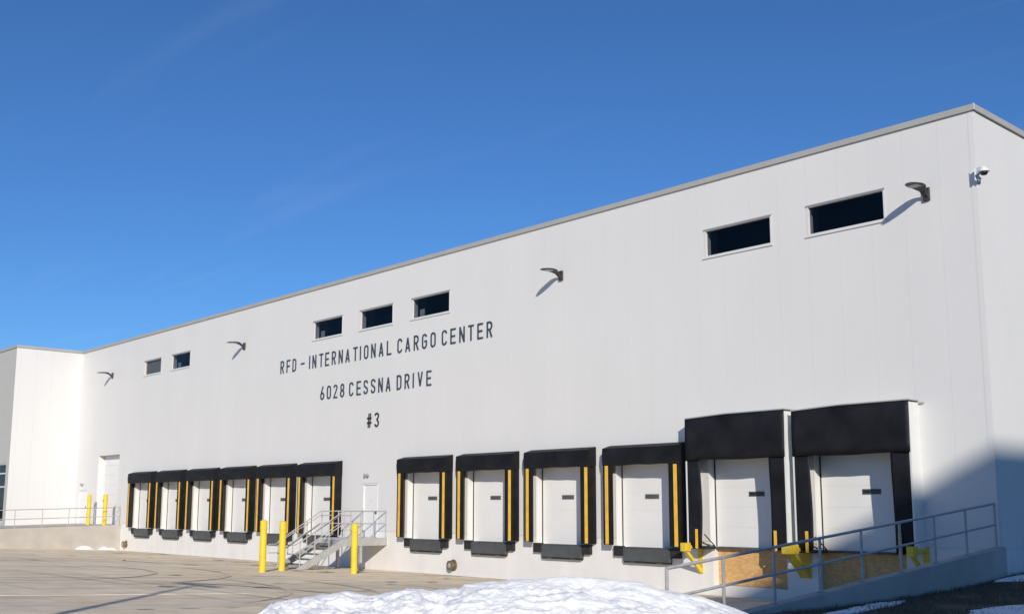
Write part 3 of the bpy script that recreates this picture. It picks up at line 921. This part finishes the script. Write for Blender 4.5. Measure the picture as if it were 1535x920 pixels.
for (x, y, z), h, lb in bl:
    z = yard_z(y) if z is None else z
    if b0 is None:
        b0 = make_bollard(x, y, z, 1.70)
        b0['label'] = lb
    else:
        dup(b0, (x, y, z), lb)

# ------------------------------------------------------------------ left ramp
rw = MB().prism([(-37.55, 0.0, 1.41), (-37.55, -32, 0.65), (-37.55, -32, -0.2), (-37.55, 0.0, -0.2)], (0.25, 0, 0)).build('ramp_wall', M_CONC, bevel=0.012)
tag(rw, 'long low tan concrete ramp wall at far left below the railing', 'retaining wall')
rp = MB().prism([(XL + 0.01, -0.012, 1.40), (XL + 0.01, -32, 0.62), (XL + 0.01, -32, -0.2), (XL + 0.01, -0.012, -0.2)], (37.56 * 0 + (-37.555 - XL - 0.012), 0, 0)).build('ramp', M_CONC, kind='structure')
B(-100, XL, -60, -3.96, -0.2, 1.2).build('apron', M_YARD, kind='structure')
def railing(x, ys, ztop, zbase, label, m, mid=0.5, r=0.024):
    t = thing('guard_rail', (x, ys[0], zbase(ys[0])), label, 'railing', 'pipe guard rails on the ramp walls')
    y0, y1 = ys[0], ys[-1]
    MB().tube([(x, y0, ztop(y0)), (x, y1, ztop(y1))], r).build('top_rail', m, t)
    MB().tube([(x, y0, zbase(y0) + (ztop(y0) - zbase(y0)) * mid), (x, y1, zbase(y1) + (ztop(y1) - zbase(y1)) * mid)], r * 0.9).build('mid_rail', m, t)
    for y in ys:
        MB().tube([(x, y, zbase(y) - 0.01), (x, y, ztop(y) + 0.005)], r, cap=True).build('rail_post', m, t)
        B(x - 0.06, x + 0.06, y - 0.06, y + 0.06, zbase(y) + 0.001, zbase(y) + 0.012).build('base_plate', m, t)
railing(-37.42, [-0.06 - 1.40 * i for i in range(14)], lambda y: 2.37 + 0.0232 * y, lambda y: 1.41 + 0.0237 * y, 'grey pipe guard rail along the far left ramp wall', M_GALV, 0.49, 0.022)

# ------------------------------------------------------------------ right retaining wall and rail
def rw_top(y): return 1.55 + 0.083 * y
rr = MB().prism([(XR - 0.13, -0.004, rw_top(0)), (XR - 0.13, -11.2, rw_top(-11.2)), (XR - 0.13, -11.2, 0.1), (XR - 0.13, -0.004, -0.3)], (0.25, 0, 0)).build('ramp_wall', M_CONC, bevel=0.015)
tag(rr, 'grey shaded concrete ramp wall sloping down from the right building corner', 'retaining wall')
railing(XR, [-0.22, -1.68, -3.12, -4.56, -6.03, -7.46, -8.91, -10.33, -11.75], lambda y: 2.525 + 0.0872 * y, lambda y: min(rw_top(y), 9), 'grey pipe guard rail on the sloping wall at right', M_GALV, 0.52, 0.027)

# ------------------------------------------------------------------ turf on the right
def turf_z(x, y):
    if y > 0: b = 0.91 + 0.02 * y
    elif y > -2: b = 0.91 + 0.085 * y
    elif y > -6: b = 0.74 + 0.02 * (y + 2)
    else: b = 0.66
    b += 0.035 * noise.noise(Vector((x * 0.7, y * 0.7, 0))) + 0.02 * noise.noise(Vector((x * 2.1, y * 2.1, 5)))
    b += 0.012 * max(0, x - XR)
    return min(b, 1.0)
vs, fs = [], []
gxs = [XR + 0.10 + 0.28 * i for i in range(46)] + [26, 30, 40, 70, 200]
gys = [120, 60, 30, 18, 12, 8, 5] + [3 - 0.3 * i for i in range(62)] + [-18, -22, -30, -60, -150]
for x in gxs:
    for y in gys:
        vs.append((x, y, turf_z(x, y)))
W_ = len(gys)
for i in range(len(gxs) - 1):
    for j in range(W_ - 1):
        fs.append((i * W_ + j, i * W_ + j + 1, (i + 1) * W_ + j + 1, (i + 1) * W_ + j))
MB().add(vs, fs).build('lawn', M_SOIL, kind='structure', smooth=True)
vs, fs = [], []
rnd = random.Random(3)
for k in range(52000):
    x = XR + 0.14 + rnd.random() ** 1.2 * 10
    y = 2.5 - rnd.random() * 15
    z = turf_z(x, y)
    cl = noise.noise(Vector((x * 1.3, y * 1.3, 9)))
    if cl < -0.25: continue
    h = (0.035 + 0.05 * rnd.random()) * (1 + 0.8 * cl)
    a = rnd.random() * 6.283
    w = 0.006
    lx, ly = rnd.gauss(0, 0.03), rnd.gauss(0, 0.03)
    o = len(vs)
    vs += [(x - w * math.cos(a), y - w * math.sin(a), z - 0.01), (x + w * math.cos(a), y + w * math.sin(a), z - 0.01), (x + lx, y + ly, z + h)]
    fs.append((o, o + 1, o + 2))
MB().add(vs, fs).build('grass', M_GRASS, recalc=False, kind='stuff')

# unseen snow sheet, added to bounce sunlight into the shaded building corner
vs, fs = [], []
n_ = 40
for i in range(n_ + 1):
    for j in range(n_ + 1):
        x, y = 12.4 + 40 * i / n_, -15.5 - 90 * j / n_
        if j == 0: y += 0.8 * noise.noise(Vector((x * 0.4, 3, 0)))
        edge = min(i, j, n_ - i, n_ - j)
        vs.append((x, y, turf_z(x, y) + (-0.06 if edge == 0 else 0.06 + 0.06 * noise.noise(Vector((x * 0.3, y * 0.3, 0))))))
for i in range(n_):
    for j in range(n_):
        q = i * (n_ + 1) + j
        fs.append((q, q + 1, q + n_ + 2, q + n_ + 1))
MB().add(vs, fs).build('snow_bounce_sheet', M_SNOW, kind='structure', smooth=True)

# snow patches on the turf
def snow_patch(pts, label, seed, zf=turf_z, name='snow_patch', th=0.05, n=22):
    cx = sum(p[0] for p in pts) / len(pts)
    cy = sum(p[1] for p in pts) / len(pts)
    # resample the outline with a ragged edge
    out = []
    m = len(pts)
    for i in range(m):
        a, b = Vector(pts[i]), Vector(pts[(i + 1) % m])
        k = max(3, int((b - a).length / 0.12))
        for q in range(k):
            p = a.lerp(b, q / k)
            nn = noise.noise(Vector((p.x * 3, p.y * 3, seed)))
            d = (p - Vector((cx, cy)))
            out.append(p + d.normalized() * nn * 0.10)
    vs, fs = [], []
    rings = [(1.0, -0.01), (0.93, 0.5), (0.75, 0.85), (0.45, 1.0), (0.15, 1.0)]
    for s, hh in rings:
        for p in out:
            x = cx + (p.x - cx) * s
            y = cy + (p.y - cy) * s
            vs.append((x, y, zf(x, y) + (th * hh * (0.75 + 0.5 * noise.noise(Vector((x * 2, y * 2, seed + 3)))) if hh > 0 else -0.02)))
    L_ = len(out)
    for r_ in range(len(rings) - 1):
        for i in range(L_):
            fs.append((r_ * L_ + i, r_ * L_ + (i + 1) % L_, (r_ + 1) * L_ + (i + 1) % L_, (r_ + 1) * L_ + i))
    fs.append(tuple(range((len(rings) - 1) * L_, len(rings) * L_)))
    o = MB().add(vs, fs).build(name, M_SNOW, smooth=True)
    tag(o, label, 'snow', 'thin snow patches left on the turf')
snow_patch([(12.64, -9.45), (12.22, -7.96), (11.96, -6.38), (11.98, -5.0), (12.30, -5.9), (12.49, -7.15), (12.73, -8.65), (12.98, -9.6)], 'long thin snow strip on the turf along the ramp wall', 1)
snow_patch([(11.85, -1.15), (11.95, -0.2), (12.3, 1.2), (13.4, 1.4), (13.0, 0.1), (12.6, -0.9)], 'small snow patch on the turf by the building corner', 2)
snow_patch([(13.92, -6.63), (13.85, -5.75), (14.21, -4.62), (15.6, -5.4), (15.23, -6.97), (14.82, -8.17), (14.25, -7.37)], 'snow patch on dark turf at the lower right corner', 3)

# ------------------------------------------------------------------ snow pile in front
crest = [(0.00, 0.71), (0.31, 0.89), (0.91, 0.96), (1.36, 1.03), (1.78, 0.99), (2.31, 1.08), (2.88, 1.07), (3.20, 1.10), (3.28, 1.18), (3.64, 1.21), (4.02, 1.23), (4.59, 1.28), (4.97, 1.31),
         (5.49, 1.27), (5.87, 1.23), (6.14, 1.20), (6.54, 1.07), (7.11, 1.00), (7.48, 0.87), (7.85, 0.74)]
Av, Bv = Vector((8.95, -17.12)), Vector((13.41, -12.21))
K_ = 0.8475
crest = [(a * K_, 2.428 - (2.428 - z) * K_) for a, z in crest]
SE_ = crest[-1][0]
ax = (Bv - Av).normalized()
nx_ = Vector((ax.y, -ax.x))                    # towards the camera side
def crest_z(s):
    if s <= 0: return crest[0][1] + s * 0.45
    if s >= SE_: return crest[-1][1] - (s - SE_) * 0.55
    for (a, za), (b, zb) in zip(crest, crest[1:]):
        if a <= s <= b: return za + (zb - za) * (s - a) / (b - a)
def pile_z(s, t):
    p = Av + ax * s + nx_ * t
    g = yard_z(p.y) - 0.06
    c = crest_z(s) - g
    w = 2.6 if t > 0 else 1.5
    f = max(0.0, 1 - abs(t) / w)
    f = f * f * (3 - 2 * f) if t < 0 else f ** 0.85
    P3 = Vector((p.x, p.y, 0))
    q = P3 * 3.1
    cr = abs(noise.noise(q)) + 0.5 * abs(noise.noise(q * 2.3)) + 0.25 * abs(noise.noise(q * 5.1)) + 0.14 * abs(noise.noise(q * 11.0))
    lump = 0.05 + noise.fractal(P3 * 1.1, 1.0, 2.1, 3) * 0.07 + (0.55 - cr) * 0.10 * (1.15 if s < 2.75 else 0.7) + 0.012 * noise.noise(P3 * 24.0)
    amp = min(1.0, c / 0.30) if c > 0 else 0
    z = g + max(0, c) * f + (lump - 0.05) * amp * (0.35 + 0.65 * min(1, abs(t) / 0.3)) * min(1, f * 4)
    return z if c > 0 else g + c * f - 0.02
vs, fs = [], []
NS, NT = 330, 150
for i in range(NS + 1):
    s = -1.0 + 8.6 * i / NS
    for j in range(NT + 1):
        t_ = -1.55 + 4.2 * j / NT
        p = Av + ax * s + nx_ * t_
        vs.append((p.x, p.y, pile_z(s, t_)))
W_ = NT + 1
for i in range(NS):
    for j in range(NT):
        fs.append((i * W_ + j, i * W_ + j + 1, (i + 1) * W_ + j + 1, (i + 1) * W_ + j))
sp = MB().add(vs, fs).build('snow_pile', M_SNOW, smooth=True)
tag(sp, 'large lumpy white snow pile ploughed up in the foreground yard', 'snow pile')
def drift(y0, y1, h, label):
    vs, fs = [], []
    n, m = 20, 6
    for i in range(n + 1):
        u = i / n
        y = y0 + (y1 - y0) * u
        hh = h * math.sin(u * math.pi) ** 0.8 * (0.8 + 0.35 * noise.noise(Vector((y * 3, 1, h))))
        for j in range(m + 1):
            v = j / m
            vs.append((-37.30 + v * 0.45, y, yard_z(y) - 0.02 + hh * (1 - v) ** 1.3))
    for i in range(n):
        for j in range(m):
            q = i * (m + 1) + j
            fs.append((q, q + 1, q + m + 2, q + m + 1))
    o = MB().add(vs, fs).build('snow_drift', M_SNOW, smooth=True)
    tag(o, label, 'snow', 'small snow drifts at the foot of the left ramp wall')
drift(-2.5, -1.35, 0.26, 'small snow drift at the foot of the left ramp wall, further from corner')
drift(-1.3, -0.10, 0.24, 'small snow drift at the foot of the left ramp wall, nearer the corner')

# ------------------------------------------------------------------ tyre marks and wet cracks on the yard
MARKS = [0]
def mark(pts, w, label, m=M_WET):
    MARKS[0] += 1
    lift = 0.007 + 0.0001 * MARKS[0]
    vs, fs = [], []
    P = [Vector(p) for p in pts]
    Q = []
    for i in range(len(P) - 1):
        k = max(2, int((P[i + 1] - P[i]).length / 0.25))
        Q += [P[i].lerp(P[i + 1], q / k) for q in range(k)]
    Q.append(P[-1])
    for i, p in enumerate(Q):
        d = (Q[min(i + 1, len(Q) - 1)] - Q[max(i - 1, 0)]).normalized()
        n_ = Vector((-d.y, d.x))
        ww = w * (0.55 + 0.9 * abs(noise.noise(Vector((p.x * 1.7, p.y * 1.7, w * 9))))) * min(1, 0.15 + 4 * min(i, len(Q) - 1 - i) / len(Q))
        a, b = p + n_ * ww, p - n_ * ww
        vs += [(a.x, a.y, yard_z(a.y) + lift), (b.x, b.y, yard_z(b.y) + lift)]
    for i in range(len(Q) - 1):
        fs.append((2 * i, 2 * i + 1, 2 * i + 3, 2 * i + 2))
    o = MB().add(vs, fs).build('wet_streak', m, yard)
    return o
mark([(-20.6, -6.7), (-19.4, -7.2), (-16.5, -6.6)], 0.10, '')
mark([(-16.5, -6.6), (-14, -5.9), (-12, -5.4)], 0.03, '')
for y0, y1 in ((-17.2, -16.75), (-16.5, -15.9), (-15.6, -15.2), (-14.9, -14.1), (-13.8, -12.9), (-12.4, -11.9)):
    mark([(4.9, y0), (4.9, y1)], 0.03, '')
for x, y0, y1 in ((-2.8, -13.6, -13.1), (-2.8, -11.9, -10.6), (-2.8, -10.2, -9.8), (1.05, -12.6, -11.5), (-6.65, -9.0, -7.2), (-10.5, -8.2, -6.1), (-14.35, -9.4, -8.6), (-18.2, -6.0, -4.3)):
    mark([(x + 0.05, y0), (x, (y0 + y1) / 2), (x + 0.03, y1)], 0.035, '')
for k, (x, y) in enumerate(((2.4, -11.6), (0.4, -10.3), (-4.6, -7.9), (-7.4, -5.6), (3.0, -13.3))):
    mark([(x, y), (x + 0.2, y + 0.5), (x + 0.1, y + 0.9)], 0.05, '')
mark([(-36.9, -0.25), (-25, -0.22), (-16, -0.3)], 0.05, '')
mark([(-11.5, -0.25), (-4, -0.2), (3, -0.25)], 0.06, '')
rc = random.Random(11)
def crack(x, y, L_, a):
    pts = [(x, y)]
    for k in range(7):
        a += rc.gauss(0, 0.35)
        x, y = x + math.cos(a) * L_ / 7, y + math.sin(a) * L_ / 7
        if y > -0.4: break
        pts.append((x, y))
    if len(pts) > 2: mark(pts, 0.014, '').name = 'crack'
for k in range(26):
    crack(rc.uniform(-34, 4), rc.uniform(-17, -1.5), rc.uniform(1.5, 5.0), rc.choice((0.2, 1.3, 1.6, 1.8)))
for k in range(34):
    x, y, r_ = rc.uniform(-34, 3), rc.uniform(-14, -0.8), rc.uniform(0.06, 0.32)
    if k < 14: x, y = rc.choice(DOCKS) + 0.9 + rc.gauss(0, 0.5), rc.uniform(-4.5, -0.6)
    vs_ = []
    for q in range(14):
        a = q / 14 * 2 * math.pi
        rr_ = r_ * (0.75 + 0.5 * noise.noise(Vector((math.cos(a) * 1.3, math.sin(a) * 1.3, k * 3.7))))
        px_, py_ = x + rr_ * math.cos(a), y + rr_ * 1.4 * math.sin(a)
        vs_.append((px_, py_, yard_z(py_) + 0.0145 + 0.0001 * k))
    MB().add(vs_, [tuple(range(14))]).build('oil_spot', M_OIL, yard)
# tyre arcs left by turning trucks
for cx, cy, r_, a0, a1 in ((-4, -20, 9.5, 35, 100), (-4, -20, 11.6, 30, 95), (-12, -18, 8.0, 20, 110), (-12, -18, 10.1, 25, 105), (2.0, -22, 11, 60, 130)):
    mark([(cx + r_ * math.cos(R(a0 + (a1 - a0) * i / 14)), cy + r_ * math.sin(R(a0 + (a1 - a0) * i / 14))) for i in range(15)], 0.10, '', M_TYRE)

# ------------------------------------------------------------------ out of frame: yard light pole, neighbouring building that shades the corner
lp = thing('yard_light_pole', (16.4, -27.2, 0.85), 'tall twin headed yard light pole standing behind the viewpoint', 'light pole')
ph = 9.2
MB().tube([(16.4, -27.2, 0.85), (16.4, -27.2, 0.85 + ph)], [0.11, 0.075], 12).build('pole', M_LAMP, lp)
MB().lathe([(0.30, 0), (0.30, 0.7)], (16.4, -27.2, 0.85), 20).build('base', M_CONC, lp)
for s in (-1, 1):
    B(16.4 + (0.08 if s > 0 else -1.05), 16.4 + (1.05 if s > 0 else -0.08), -27.36, -27.04, 0.85 + ph - 0.10, 0.85 + ph - 0.02).build('lamp_head', M_LAMP, lp, bevel=0.02)
XN, HN, YN = 60.0, 3.76 + (60.0 - XR) * 0.507, -48.2
nb = thing('neighbouring_building', (XN + 15, 0, 0.5), 'plain pale precast building standing to the right, out of view', 'building')
B(XN, XN + 30, YN, -31, 0.5, HN - 0.3).build('wall', M_NEIGH, nb)
B(XN - 0.04, XN + 30.04, YN - 0.04, -30.96, HN - 0.297, HN).build('coping', M_COPING, nb)
for k in range(3):
    B(XN - 0.03, XN - 0.002, YN + 2 + 5 * k, YN + 5 + 5 * k, 8, 9.5).build('window', M_DOME, nb)
